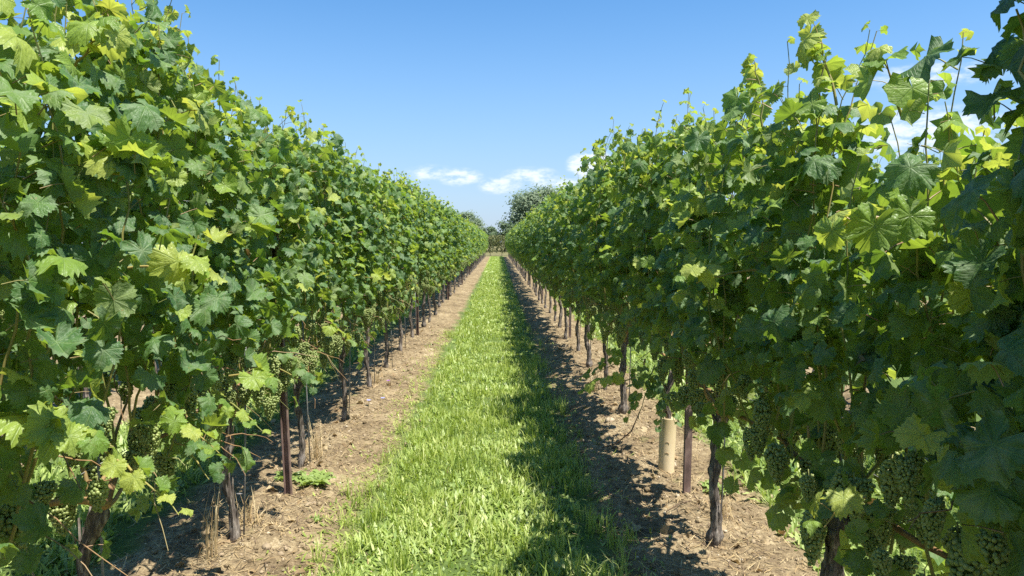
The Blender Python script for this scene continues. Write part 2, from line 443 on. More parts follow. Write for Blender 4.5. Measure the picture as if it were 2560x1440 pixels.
# ------------------------------------------------------------------ vine leaves
_ctrl = np.array([(0, .57), (10, .54), (22, .485), (30, .48), (42, .515), (54, .545), (66, .52), (78, .48), (92, .49), (106, .51), (122, .49), (140, .475), (155, .45), (167, .36), (176, .16), (180, .06)])
def leaf_template(n, seed, rings=2, pitch=50, curl=0.25, fold=0.12, lobe=1.0, petiole=True, teeth=0.08):
    r = np.random.default_rng(seed)
    th = np.linspace(-180, 180, n, endpoint=False) + 180 / n
    rad = np.interp(np.abs(th), _ctrl[:, 0], _ctrl[:, 1])
    rad = 0.52 + (rad - 0.52) * lobe if lobe != 1.0 else rad
    rad = np.where(np.abs(th) > 168, np.minimum(rad, 0.30), rad)
    asym = 1 + 0.08 * np.sin(np.radians(th)) * r.normal()
    rad = rad * asym * (1 + teeth * np.where(np.arange(n) % 2 == 0, 1, -1) * (0.6 + 0.8 * r.random(n)))
    t = np.radians(th)
    ph = r.random(3) * 6.28
    V = [np.zeros((1, 3))]
    fr = [0.52, 1.0] if rings == 2 else [1.0]
    for f in fr:
        q = rad * f
        x = q * np.sin(t); y = q * np.cos(t)
        z = -curl * q * q * 1.6 + fold * np.abs(x) + 0.16 * f * q * np.sin(3 * t + ph[0]) + 0.075 * f * f * np.sin(5 * t + ph[1]) * (q / .5) + 0.03 * f * f * np.sin(9 * t + ph[2]) + 0.028 * r.normal(size=n) * f - 0.25 * curl * np.maximum(0, y) ** 2
        V.append(np.stack([x, y, z], 1))
    V = np.vstack(V)
    uv = V[:, :2] + 0.5
    T = []
    for i in range(n):
        j = (i + 1) % n
        gap = (i == n - 1)
        if rings == 2:
            if not gap: T += [(0, 1 + j, 1 + i), (1 + i, 1 + j, 1 + n + j), (1 + i, 1 + n + j, 1 + n + i)]
        elif not gap: T.append((0, 1 + j, 1 + i))
    T = np.array(T)
    # blade droops from the end of the petiole
    a = -RAD(pitch)
    c, s = math.cos(a), math.sin(a)
    V = np.stack([V[:, 0], V[:, 1] * c - V[:, 2] * s, V[:, 1] * s + V[:, 2] * c], 1)
    pl = 0.62
    tip = np.array([0, pl * .88, pl * .42])
    V = V + tip
    G = Geo(); G.add(V, T, 0, uv)
    if petiole:
        p = [(0, 0, 0), (0, pl * .5, pl * .30), tip]
        tv, tt = tube(p, [.019, .014, .013], 3, cap=False)
        G.add(tv, tt, 1)
    return G.arrays()
HI, MID, DEEP, LOW = [], [], [], []
_kinds = [(52, .30, .15, .75), (40, .55, .05, .45), (62, .15, .28, 1.0), (30, .5, -.10, .6), (70, .40, .12, .4), (48, -.40, .30, 1.1), (56, .6, .05, .6), (22, .25, .38, .85), (66, .6, .30, .65), (44, .1, -.15, .9), (58, -.2, .4, .5), (36, .8, .2, .7)]
for i, (p, c, f, l) in enumerate(_kinds):
    HI.append(leaf_template(48, 100 + i, 2, p, c, f, l, True, 0.068))
    MID.append(leaf_template(24, 200 + i, 2, p, c, f, l, True, 0.08))
    DEEP.append(leaf_template(18, 250 + i, 1, p, c, f, l, True, 0.08))
    LOW.append(leaf_template(13, 300 + i, 1, p, c, f, l * 1.1, False, 0.08))
LEAF_MATS = {0: [M_LEAF, M_PETI], 1: [M_YOUNG, M_PETI], 2: [M_DRY, M_PETI]}
HI_MESH, MID_MESH = {}, {}
for t in (0, 1, 2):
    for i in range(len(HI)):
        V, T, M, U = HI[i]; HI_MESH[t, i] = make_mesh('leaf', V, T, LEAF_MATS[t], M, U)
        V, T, M, U = MID[i]; MID_MESH[t, i] = make_mesh('leaf', V, T, LEAF_MATS[t], M, U)
ALL_LEAF_MATS = [M_LEAF, M_YOUNG, M_DRY, M_PETI]

def join_leaves(name, L, templates):
    """L: dict of arrays pos, rot, size, var, typ -> one mesh"""
    Vs, Ts, Ms, Us = [], [], [], []; off = 0
    for v in range(len(templates)):
        tv, tt, tm, tu = templates[v]
        for t in (0, 1, 2):
            k = np.where((L['var'] == v) & (L['typ'] == t))[0]
            if len(k) == 0: continue
            P = np.einsum('nij,vj->nvi', L['rot'][k] * L['size'][k][:, None, None], tv) + L['pos'][k][:, None]
            Vs.append(P.reshape(-1, 3))
            Ts.append((tt[None] + (np.arange(len(k)) * len(tv))[:, None, None] + off).reshape(-1, 3))
            mm = np.where(tm == 0, t, 3)
            Ms.append(np.tile(mm, len(k))); Us.append(np.tile(tu, (len(k), 1)))
            off += len(k) * len(tv)
    return make_mesh(name, np.concatenate(Vs), np.concatenate(Ts), ALL_LEAF_MATS, np.concatenate(Ms), np.concatenate(Us))

# ------------------------------------------------------------------ vine generator (local: trunk foot at origin, row runs along y)
class LeafList:
    def __init__(self): self.d = dict(pos=[], yaw=[], pit=[], rol=[], size=[], typ=[])
    def add(self, pos, yaw, pit, rol, size, typ):
        for k, v in zip(('pos', 'yaw', 'pit', 'rol', 'size', 'typ'), (pos, yaw, pit, rol, size, typ)): self.d[k].append(v)
    def arrays(self, r, hollow=True):
        d = {k: np.array(v, float) for k, v in self.d.items()}
        n = len(d['yaw'])
        p = d['pos']; o = r.random() * 90
        nz = fbm(p[:, 1] * 1.0 + o + np.sign(p[:, 0]) * 7, p[:, 2] + o, 2.4, 2)
        p[:, 0] += np.sign(p[:, 0]) * np.clip(nz, -.5, .5) * .17 * np.clip((2.15 - p[:, 2]) / .3, 0, 1)
        if hollow:
            keep = ~((nz < -.20) & (r.random(n) < .72) & (d['typ'] == 0) & (p[:, 2] < 2.1))
            d = {k: v[keep] for k, v in d.items()}; n = len(d['yaw'])
        return dict(pos=d['pos'], rot=rotm(d['yaw'], d['pit'], d['rol']), size=d['size'], typ=d['typ'].astype(int), var=r.integers(0, len(HI), n))
def yaw_to(dx, dy): return math.atan2(-dx, dy)

def gen_vine(r, top, n_shoots=15, fruit=True, young=1.0, lat=2.6, big=1.12, skirt=22, drop=.66, nc=32):
    """top(y) -> height of the canopy there; returns shoots, leaves, clusters"""
    LL = LeafList(); shoots = []
    half = VS / 2
    for i in range(n_shoots):
        y = -half + (i + 0.5) * VS / n_shoots + r.normal() * 0.03
        x = r.normal() * 0.05; z = 0.80 + r.normal() * 0.05
        ht = top(y) + r.normal() * 0.07
        u = r.random()
        if u < 0.12: ht += 0.08 + 0.14 * r.random()
        elif u > 0.85: ht -= 0.3 * r.random()
        lean = r.normal() * 0.10; leany = r.normal() * 0.08
        flop = r.normal() * 0.16 if r.random() < 0.3 else 0
        pts = []; n = max(6, int((ht - z) / 0.078))
        wx = wy = 0.0
        for k in range(n + 1):
            f = k / n
            wx += r.normal() * 0.010; wy += r.normal() * 0.010
            px = np.clip(x + lean * math.sin(f * 3.0) + wx + flop * max(0, f - .6) ** 2 * 5, -0.27, 0.27)
            pts.append((px, y + leany * f + wy, z + (ht - z) * f))
        pts = np.array(pts); shoots.append(pts)
        sgn = 1 if r.random() < .5 else -1
        for k in range(1, n + 1):
            P = pts[k]; f = k / n; left = n - k
            sgn = -sgn
            tipf = min(1.0, 0.36 + left * 0.15)
            young_here = 1 if (left < 4 or (left < 7 and r.random() < .4 * young)) else 0
            
            low = P[2] < 1.08
            out = sgn if r.random() < .85 else -sgn
            if abs(P[0]) > .12: out = math.copysign(1, P[0])
            if not (low and r.random() < drop):
                az_ = r.normal() * 0.9
                yw = yaw_to(out * math.cos(az_), math.sin(az_))
                size = (0.090 + 0.065 * r.random() ** 1.3) * tipf * big * (0.85 if low else 1)
                LL.add(P, yw, r.normal() * 0.5 + (0.15 if left < 4 else 0), r.normal() * 0.5, size * (.55 if young_here == 2 else 1), young_here)
            # lateral leaves
            nl = 0 if left < 3 else r.poisson(lat if not low else 0.6)
            for q in range(nl):
                o2 = out if r.random() < .65 else -out
                off = np.array([o2 * (0.01 + .15 * r.random()), r.normal() * .07, r.normal() * .05])
                az_ = r.normal() * 0.9
                LL.add(P + off, yaw_to(o2 * math.cos(az_), math.sin(az_)), r.normal() * .45, r.normal() * .45,
                       (0.052 + 0.064 * r.random()) * big, 1 if r.random() < (0.07 + .12 * f) * young else 0)
    # a skirt of leaves hanging round the fruit
    for q in range(skirt):
        o2 = 1 if r.random() < .5 else -1
        LL.add((o2 * .12 * r.random(), r.uniform(-half, half), r.uniform(0.56, 0.88)), yaw_to(o2, r.normal() * .8), r.normal() * .5 - .2, r.normal() * .5, .05 + .07 * r.random(), 1 if r.random() < .15 else 0)
    for q in range(int(r.integers(0, 3))):
        LL.add((r.normal() * .1, r.uniform(-half, half), r.uniform(0.7, 1.6)), r.uniform(0, 6.28), r.normal() * .8, r.normal() * .8, .04 + .03 * r.random(), 2)
    clusters = []
    if fruit:
        for q in range(nc):
            o2 = 1 if r.random() < .5 else -1
            clusters.append((o2 * (.02 + .14 * r.random()), -half + (q + r.random()) * VS / nc, r.uniform(.74, 1.10), r.uniform(0, 6.28), r.uniform(.52, .84), int(r.integers(0, 4))))
    return shoots, LL, clusters

def trunk_mesh(r, h=0.72, r0=0.031, bulb=.35):
    n = 46; sides = 16
    z = np.linspace(-0.08, h, n); f = np.clip(z / h, 0, 1)
    x = 0.022 * np.sin(f * 7 + r.random() * 6) * np.sqrt(f) + 0.012 * np.sin(f * 15 + r.random() * 6) * f + r.normal() * .03 * f
    y = 0.025 * np.sin(f * 5 + r.random() * 6) * np.sqrt(f) + r.normal() * .04 * f
    rad = r0 * (1.0 + bulb * np.exp(-((z - 0.05) / .05) ** 2) + 0.35 * np.exp(-((z - h) / .07) ** 2) + 0.10 * np.sin(f * 19 + r.random() * 6) + .08 * np.sin(f * 37 + r.random() * 6))
    V, T = tube(np.stack([x, y, z], 1), rad, sides, 0.0, r)
    # fibrous, twisted bark relief
    c = np.repeat(np.stack([x, y, z], 1), sides, 0)
    th = np.tile(np.linspace(0, 6.283, sides, endpoint=False), n); zz = np.repeat(z, sides)
    tw = th + zz * 2.4 * (1 if r.random() < .5 else -1)
    o = r.random() * 50
    dsp = .16 * np.sin(5 * tw + o) * .5 + .55 * fbm(np.cos(tw) * 3 + o, np.sin(tw) * 3 + zz * 5, 1.3, 3) + .28 * (r.random(len(th)) - .5)
    V[:n * sides] = c + (V[:n * sides] - c) * (1 + dsp)[:, None]
    G = Geo(); G.add(V, T)
    # strips of peeling bark
    for k in range(22):
        a = r.random() * 6.28; z0 = r.uniform(.08, h - .15); L = r.uniform(.05, .13)
        i0 = int(np.interp(z0, z, np.arange(n)))
        c = np.array([x[i0], y[i0], 0]); d = np.array([math.cos(a), math.sin(a), 0]); s = np.array([-d[1], d[0], 0]) * .006
        p0 = c + d * rad[i0] * .95 + np.array([0, 0, z0]); p1 = p0 + np.array([0, 0, L]) + d * r.uniform(.002, .014)
        G.add([p0 - s, p0 + s, p1 + s * .6, p1 - s * .6], [(0, 1, 2), (0, 2, 3)])
    return G.mesh('trunk', [M_BARK]), (x[-1], y[-1])
def cane_mesh(r, sgn, head):
    n = 10; f = np.linspace(0, 1, n)
    y = head[1] + sgn * f * .66; x = head[0] * (1 - f) + 0.02 * np.sin(f * 6 + r.random() * 6)
    z = 0.70 + 0.13 * np.sin(np.minimum(1, f * 1.6) * 1.7) - .05 * f + .01 * np.sin(f * 9)
    V, T = tube(np.stack([x, y, z], 1), np.interp(f, [0, .12, 1], [.020, .012, .007]), 7, .12, r)
    G = Geo(); G.add(V, T)
    return G.mesh('cane', [M_CANE])
def shoot_mesh(pts):
    n = len(pts)
    V, T = tube(pts, np.linspace(.0052, .0016, n), 5, cap=False)
    G = Geo(); G.add(V, T)
    # curling tendril near the tip
    return G.mesh('shoot', [M_SHOOT])

# grape clusters
def sphere_arrays(seg=8, ring=5):
    V = [(0, 0, 1)]; T = []
    for i in range(1, ring):
        a = math.pi * i / ring
        for j in range(seg):
            b = 2 * math.pi * j / seg; V.append((math.sin(a) * math.cos(b), math.sin(a) * math.sin(b), math.cos(a)))
    V.append((0, 0, -1)); last = len(V) - 1
    for j in range(seg):
        k = (j + 1) % seg
        T.append((0, 1 + j, 1 + k)); T.append((last, last - seg + k, last - seg + j))
        for i in range(ring - 2):
            p = 1 + i * seg
            T += [(p + j, p + seg + j, p + seg + k), (p + j, p + seg + k, p + k)]
    return np.array(V, float), np.array(T)
SPH = sphere_arrays(8, 6)
SPH_LO = sphere_arrays(5, 4)
def cluster_points(r, L=0.17):
    """berries packed shoulder to shoulder over a tapering bunch, often with a side wing"""
    pts = []
    def lobe(cx, cy, z0, L, R0):
        z = 0.0
        while z < L:
            f = z / L
            R = R0 * (0.62 + 1.5 * f if f < .2 else 0.92 * (1 - ((f - .2) / .8) ** 1.5) + .14)
            m = max(1, int(2 * math.pi * R / 0.0155)); a0 = r.random() * 6.28
            for k in range(m):
                a = a0 + 6.28 * k / m + r.normal() * .08; q = R + r.normal() * .003
                pts.append((cx + q * math.cos(a), cy + q * math.sin(a), z0 - z + r.normal() * .003))
            z += 0.0128
    lobe(0, 0, -.035, L, .040)
    if r.random() < .6: a = r.random() * 6.28; lobe(.038 * math.cos(a), .038 * math.sin(a), -.03, L * .42, .024)
    return np.array(pts)
CL_PTS, CL_MESH, CL_MESH_LO, CL_STEM = [], [], [], []
for s in range(4):
    r = np.random.default_rng(700 + s)
    P = cluster_points(r, 0.15 + .02 * s); R = 0.0070 + .0026 * r.random(len(P)); CL_PTS.append((P, R))
    for arr, S in ((CL_MESH, SPH), (CL_MESH_LO, SPH_LO)):
        G = Geo()
        for p, q in zip(P, R): G.add(S[0] * q + p, S[1])
        tv, tt = tube([(0, 0, 0.0), (0.004, 0, -.05), (0, 0, -.15)], [.0028, .0022, .0012], 4); G.add(tv, tt, 1)
        arr.append(G.mesh('grape_cluster', [M_BERRY, M_STEM]))
    G = Geo(); tv, tt = tube([(0, 0, 0.0), (0.004, 0, -.05), (0, 0, -.16)], [.003, .0024, .0012], 5); G.add(tv, tt)
    CL_STEM.append(G.mesh('grape_cluster', [M_STEM]))
G = Geo(); G.add(*sphere_arrays(12, 8)); BERRY_MESH = G.mesh('berry', [M_BERRY])

# ------------------------------------------------------------------ rows
def interp_top(tab, base):
    tx = np.array([a for a, b in tab]); tz = np.array([b for a, b in tab])
    def f(y):
        if y <= tx[-1]: return float(np.interp(y, tx, tz))
        return base + 0.10 * float(vnoise(np.array(y * .8), np.array(base * 7))) * 2 + .06 * float(vnoise(np.array(y * 2.3), np.array(3.0)))
    return f
TOP_L = interp_top([(-2, 2.2), (0.5, 2.10), (1.35, 2.10), (1.8, 2.22), (2.2, 2.46), (2.7, 2.56), (3.3, 2.52), (3.6, 2.42), (4.2, 2.36), (5.0, 2.42), (6.0, 2.44)], 2.45)
TOP_R = interp_top([(-2, 2.3), (0.8, 2.5), (1.15, 2.40), (1.28, 2.12), (1.42, 1.96), (1.55, 1.84), (1.68, 1.82), (1.85, 2.0), (2.1, 2.10), (2.4, 2.18), (2.55, 2.10), (2.8, 2.18), (3.03, 2.24), (3.3, 2.18), (4.0, 2.30), (5.0, 2.40), (6, 2.40)], 2.40)
ORD = ['nearest', 'second', 'third', 'fourth', 'fifth', 'sixth', 'seventh', 'eighth', 'ninth', 'tenth', 'eleventh', 'twelfth', 'thirteenth', 'fourteenth', 'fifteenth', 'sixteenth', 'seventeenth', 'eighteenth', 'nineteenth', 'twentieth']

def in_view(P, margin=1.06):
    yaw = RAD(-1.10); pit = RAD(-3.60)
    d = P - CAMP
    f = np.array([-math.sin(yaw) * math.cos(pit), math.cos(yaw) * math.cos(pit), math.sin(pit)])
    rt = np.array([math.cos(yaw), math.sin(yaw), 0]); up = np.cross(rt, f)
    z = d @ f; x = d @ rt / np.maximum(z, 1e-3); y = d @ up / np.maximum(z, 1e-3)
    return (z > .2) & (np.abs(x) < margin * 1280 / 1830) & (np.abs(y) < margin * 720 / 1830)

EXTRA = {}     # (row, k) -> list of extra young side shoots, filled below
def side_shoot(r, LL, start, direction, length, n, size, typ=1):
    """a lateral shoot that sticks out of the canopy; returns its line"""
    s = np.array(start, float); d = np.array(direction, float); d /= np.linalg.norm(d)
    pts = []
    for k in range(n + 1):
        f = k / n
        pts.append(s + d * length * f + np.array([0, 0, -0.06 * f * f]) + r.normal(size=3) * .004)
    pts = np.array(pts)
    base = math.atan2(d[1], d[0])
    for k in range(1, n + 1):
        a = base + (1.0 if k % 2 else -1.0) * (0.9 - .5 * k / n) + r.normal() * .2
        LL.add(pts[k], yaw_to(math.cos(a), math.sin(a)), r.normal() * .25 + .1, r.normal() * .25, size * (1 - .45 * (k / n) ** 2) * r.uniform(.85, 1.1), typ)
    return pts
# places along the rows where pale young side shoots stick out into the path (x offset from row, y along path, z)
SIDE = {'L': [((.22, 1.76, 1.10), (1, .15, .15), .24, 8, .125), ((.28, 3.05, 1.02), (1, -.3, .2), .16, 4, .12), ((.25, 4.75, 1.05), (1, -.4, .1), .15, 3, .12),
              ((.15, 2.15, 2.02), (.7, -.3, .8), .28, 6, .12), ((.26, 1.95, 1.75), (1, -.2, .3), .2, 5, .13), ((.22, 2.35, 1.5), (1, -.3, .1), .2, 5, .12),
              ((.25, 6.3, 1.3), (1, -.4, .2), .2, 4, .12), ((.2, 2.6, .95), (1, -.6, -.1), .3, 6, .09), ((.15, 2.3, .92), (1, -.5, -.3), .34, 7, .08), ((.1, 3.4, .85), (1, -.6, -.3), .3, 7, .08), ((.1, 2.9, .8), (1, -.9, -.2), .3, 6, .085, 0), ((.12, 4.2, .85), (1, -.6, -.2), .28, 6, .08, 0)],
        'R': [((-.25, 1.62, 1.62), (-1, -.5, .2), .22, 5, .12), ((-.22, 2.55, 1.50), (-1, -.3, .1), .26, 6, .11), ((-.25, 4.7, .72), (-1, -.2, -.1), .3, 6, .11),
              ((-.24, 1.75, .98), (-1, -.4, .0), .14, 3, .09), ((-.2, 3.3, 1.75), (-1, -.3, .3), .22, 5, .12), ((-.2, 5.4, 1.5), (-1, -.3, .2), .2, 4, .12),
              ((-.05, 2.38, 2.05), (-.2, .1, 1), .32, 7, .12), ((-.05, 3.03, 2.08), (-.1, .1, 1), .34, 8, .11), ((-.08, 6.2, 2.25), (-.2, -.2, 1), .30, 7, .10), ((-.05, 2.0, 1.95), (-.4, -.3, 1), .22, 5, .12),
              ((-.22, 1.06, 1.72), (-.15, .1, 1), .42, 11, .13, 0), ((-.14, 1.18, 1.66), (-.2, .0, 1), .36, 10, .13, 0), ((-.30, 1.10, 1.55), (-.1, .1, 1), .45, 11, .13, 0), ((-.24, 1.0, 1.85), (-.1, .2, 1), .36, 10, .13, 0),
              ((-.06, 5.02, .74), (-.4, -.3, -.9), .34, 9, .09, 0), ((.0, 5.0, .68), (-.1, -.5, -.9), .32, 9, .09, 0), ((-.02, 5.05, .70), (.25, -.5, -.9), .32, 9, .09, 0),
              ((-.16, 5.5, .72), (-1, .1, -.35), .34, 8, .085, 0)]}

def individual_leaves(parent, L, keep, mesh_tab):
    for i in keep:
        R = L['rot'][i] * L['size'][i]; p = L['pos'][i]
        M = Matrix(((R[0, 0], R[0, 1], R[0, 2], p[0]), (R[1, 0], R[1, 1], R[1, 2], p[1]), (R[2, 0], R[2, 1], R[2, 2], p[2]), (0, 0, 0, 1)))
        o = bpy.data.objects.new('leaf', mesh_tab[int(L['typ'][i]), int(L['var'][i])])
        col.objects.link(o); o.parent = parent; o.matrix_local = M
def sub(L, idx): return {k: v[idx] for k, v in L.items()}

TRUNKS = [trunk_mesh(np.random.default_rng(900 + i), 0.70 + .03 * (i % 3), 0.019 + .0028 * (i % 4), .75 if i == 2 else .25) for i in range(8)]
CANES = {(i, s): cane_mesh(np.random.default_rng(950 + i), s, TRUNKS[i][1]) for i in range(8) for s in (1, -1)}

# shared foliage for the distant vines
PROTO = []
for i in range(7):
    r = np.random.default_rng(400 + i)
    hb = 2.36 + r.normal() * .04
    ph = r.random() * 6
    sh, LL, cl_ = gen_vine(r, lambda y: hb + .06 * math.sin(y * 5 + ph), n_shoots=15, fruit=True)
    L = LL.arrays(r)
    fol = join_leaves('foliage', L, LOW)
    G = Geo()
    for p in sh: G.add(*tube(p, np.linspace(.005, .002, len(p)), 3, cap=False))
    G2 = Geo()
    for c in cl_:
        P, Rr = CL_PTS[c[5]]
        for p, q in list(zip(P, Rr))[::2]: G2.add(SPH_LO[0] * q * 1.35 * c[4] + p * c[4] + np.array(c[:3]), SPH_LO[1])
    PROTO.append((fol, G.mesh('shoots', [M_SHOOT]), G2.mesh('grapes', [M_BERRY])))

ROWLAB = {'L': 'the sunlit row', 'R': 'the shaded row'}
HINT = {('L', 1): 'grapevine with sunlit pale young leaves and hanging grapes, nearest trunk of the sunlit row',
        ('L', 2): 'grapevine in the sunlit row whose trunk stands between dry stalks and a thin rod',
        ('L', 3): 'grapevine in the sunlit row just behind the reddish steel post',
        ('R', 1): 'large dark grapevine with fat grape bunches at the edge of the shaded row',
        ('R', 2): 'grapevine in the shaded row with bare gnarled trunk beside a thin rod',
        ('R', 3): 'grapevine in the shaded row growing out of the cream tube'}
counter = {'L': 0, 'R': 0}
def add_vine(row, k):
    X = XL if row == 'L' else XR
    sg = 1 if row == 'L' else -1          # towards the path
    seed = (1000 if row == 'L' else 3000) + k
    r = np.random.default_rng(seed)
    y = Y0 - .05 + (k - 2) * VS + (r.normal() * .05 if k > 4 else 0)
    dx = r.normal() * .02
    if (row, k) == ('R', 3): dx, y = .045, 5.09
    root = link('grapevine', None, None, (X + dx, y, float(ground_h(X, y))))
    root.empty_display_size = .2
    ti = int(r.integers(0, 8))
    if (row, k) == ('R', 2): ti = 2
    if (row, k) in (('R', 3), ('L', 1), ('L', 2), ('L', 3)): ti = 4 if k == 2 else 0
    link('trunk', TRUNKS[ti][0], root)
    if k <= 14:
        for s in (1, -1): link('cane', CANES[ti, s], root)
    base = np.array(root.location)
    if k < 18 and k >= 0:
        top = TOP_L if row == 'L' else TOP_R
        dense = row == 'R' and k <= 1
        sh, LL, cl_ = gen_vine(r, lambda v: top(v + y), n_shoots=15 if k > 1 else (24 if (row, k) == ('R', 0) else 17), lat=3.5 if k <= 4 else 2.8, big=1.0 if k <= 4 else 1.06,
                               skirt=64 if dense else 22, drop=.35 if dense else .66, nc=46 if dense else 32)
        for (st, d, ln, n, size, *ty) in SIDE[row]:
            if abs(st[1] - y) <= VS / 2:
                sh.append(side_shoot(r, LL, (st[0] - dx, st[1] - y, st[2]), d, ln, n, size, ty[0] if ty else 1))
        L = LL.arrays(r, not dense)
        if (row, k) == ('R', 3):      # leaves and bunches removed on the sunny side so sunlight reaches the tube
            kp = ~((L['pos'][:, 0] > .02) & (L['pos'][:, 2] < 1.25)); L = sub(L, kp)
            cl_ = [c for c in cl_ if c[0] < 0 and c[2] > .85]
        tips = np.einsum('nij,j->ni', L['rot'], np.array([0, .6, 0.1])) * L['size'][:, None] + L['pos']
        vis = in_view(tips + base)
        score = tips[:, 0] * sg + 0.35 * np.maximum(0, tips[:, 2] - 2.0) + L['size'] * .8 + np.where(vis, 0, -9)
        order = np.argsort(-score)
        nobj = 300 if k <= 5 else (200 if k <= 12 else 110)
        keep = [i for i in order[:nobj] if vis[i]]
        rest = np.setdiff1d(np.arange(len(vis)), keep)
        individual_leaves(root, L, keep, HI_MESH if k <= 5 else MID_MESH)
        tag(link('foliage', join_leaves('foliage', sub(L, rest), DEEP if k <= 7 else LOW), root), kind='stuff')
        if k <= 8:
            for p in sh: link('shoot', shoot_mesh(p), root)
        for q in range((12 if row == 'L' else 6) if k <= 6 else 0):       # thin leafless laterals, reddish
            st = np.array([r.normal() * .05, r.uniform(-.65, .65), r.uniform(.66 if row == 'L' else .85, 1.15)]); dv = np.array([sg * r.uniform(.3, 1), r.normal() * .8, r.normal() * .35]); dv /= np.linalg.norm(dv)
            ln = r.uniform(.18, .42) * (1 if row == 'L' else .7); f = np.linspace(0, 1, 7)[:, None]
            P = st + dv * ln * f + np.array([0, 0, -.10]) * f ** 2 + r.normal(size=(7, 3)) * .006
            G = Geo(); G.add(*tube(P, np.linspace(.0032, .0014, 7), 4, cap=False)); link('lateral', G.mesh('lateral', [M_PETI if q % 2 else M_CANE]), root)
        for q in range(3 if k <= 8 else 0):
            a = r.uniform(-.6, .6); xs = r.normal() * .07
            f = np.linspace(0, 1, 9)
            P = np.stack([xs * f + .02 * np.sin(f * 5 + q), a * f ** .7 * 1.0, r.uniform(.64, .74) + .05 * np.sin(f * 4) + f ** r.uniform(1.4, 2.4) * r.uniform(.25, .55)], 1)
            G = Geo(); G.add(*tube(P, np.linspace(.0085, .004, 9), 6, .12, r)); link('spur', G.mesh('spur', [M_OCHRE]), root)
        for c in cl_:
            if k > 12 and c[0] * sg < 0: continue
            wp = base + np.array([c[0], c[1], c[2] - .1])
            dist = np.linalg.norm(wp - CAMP)
            M = Matrix.Translation(c[:3]) @ Matrix.Rotation(c[3], 4, 'Z') @ Matrix.Rotation(.12 * math.sin(c[3] * 3), 4, 'X') @ Matrix.Scale(c[4], 4)
            if dist < 2.7 and c[0] * sg > 0.0 and bool(in_view(wp[None], 1.0)[0]):
                o = link('grape_cluster', CL_STEM[c[5]], root, mat=M)
                for p, q in zip(*CL_PTS[c[5]]):
                    b = bpy.data.objects.new('berry', BERRY_MESH); col.objects.link(b); b.parent = o
                    b.location = p; b.scale = (q, q, q * 1.05)
            else:
                link('grape_cluster', (CL_MESH if k < 7 else CL_MESH_LO)[c[5]], root, mat=M)
    else:
        f = PROTO[int(r.integers(0, len(PROTO)))]
        flip = r.random() < .5
        M = Matrix.Rotation(math.pi if flip else 0, 4, 'Z') @ Matrix.Diagonal((1, 1.02, r.uniform(.97, 1.04), 1))
        tag(link('foliage', f[0], root, mat=M), kind='stuff')
        if k < 40:
            tag(link('shoot_bundle', f[1], root, mat=M), kind='stuff')
            tag(link('grapes', f[2], root, mat=M), kind='stuff')
    n = counter[row]; counter[row] += 1
    if (row, k) in HINT: lab = HINT[row, k]
    elif k < 0: lab = 'unseen grapevine beside the camera, added for its shadow at the near end of ' + ROWLAB[row]  # vine out of view, included for the shadow it casts
    elif k == 0: lab = 'grapevine of ' + ROWLAB[row] + ' cut by the picture edge, its trunk out of sight'
    elif k < 18: lab = 'grapevine of ' + ROWLAB[row] + ', ' + ORD[k - 1] + ' trunk along it from the camera'
    else: lab = 'distant grapevine merging into the far stretch of ' + ROWLAB[row]
    tag(root, lab, 'grapevine', 'vines of ' + ROWLAB[row] + ' along the path')
KMAX = int((ROW_END - Y0) / VS) + 2
for row in 'LR':
    for k in range(-1, KMAX + 1): add_vine(row, k)

def add_back_vine(side, X, k):
    r = np.random.default_rng(7000 + k + (500 if side == 'L' else 0))
    y = Y0 + (k - 2) * VS + .4
    root = link('grapevine', None, None, (X, y, float(ground_h(X, y))))
    link('trunk', TRUNKS[int(r.integers(0, 8))][0], root)
    f = PROTO[int(r.integers(0, len(PROTO)))]
    M = Matrix.Rotation(math.pi if r.random() < .5 else 0, 4, 'Z')
    for nm, d in (('foliage', f[0]), ('shoot_bundle', f[1]), ('grapes', f[2])): tag(link(nm, d, root, mat=M), kind='stuff')
    tag(root, 'grapevine in the next row, glimpsed through the gaps of ' + ('the sunlit row' if side == 'L' else 'the shaded row'), 'grapevine', 'vines of the row behind ' + ROWLAB[side])
for k in range(-1, 24):
    add_back_vine('L', XL2, k); add_back_vine('R', XR2, k)

# ------------------------------------------------------------------ trellis: posts, rods, wires, tube
def post_mesh():
    G = Geo()
    # open steel profile: a U of folded sheet with hook slots
    prof = [(-.022, -.016), (.022, -.016), (.022, .016), (.017, .016), (.017, -.011), (-.017, -.011), (-.017, .016), (-.022, .016)]
    n = len(prof)
    zs = [-.3, 2.08]
    V = [(x, y, z) for z in zs for x, y in prof]
    T = []
    for j in range(n):
        k = (j + 1) % n; T += [(j, k, n + k), (j, n + k, n + j)]
    T += [(n, n + 1, n + 4), (n, n + 4, n + 5), (n + 1, n + 2, n + 3), (n + 1, n + 3, n + 4), (n, n + 5, n + 6), (n, n + 6, n + 7)]
    G.add(V, T)
    return G.mesh('post', [M_POST], smooth=False)
POST = post_mesh()
def hook_mesh():
    G = Geo(); tv, tt = tube([(.022, 0, 0), (.032, 0, .004), (.034, 0, .018)], .003, 5); G.add(tv, tt)
    return G.mesh('wire_hook', [M_POST])
HOOK = hook_mesh()
WIRE_Z = [0.80, 1.25, 1.75]
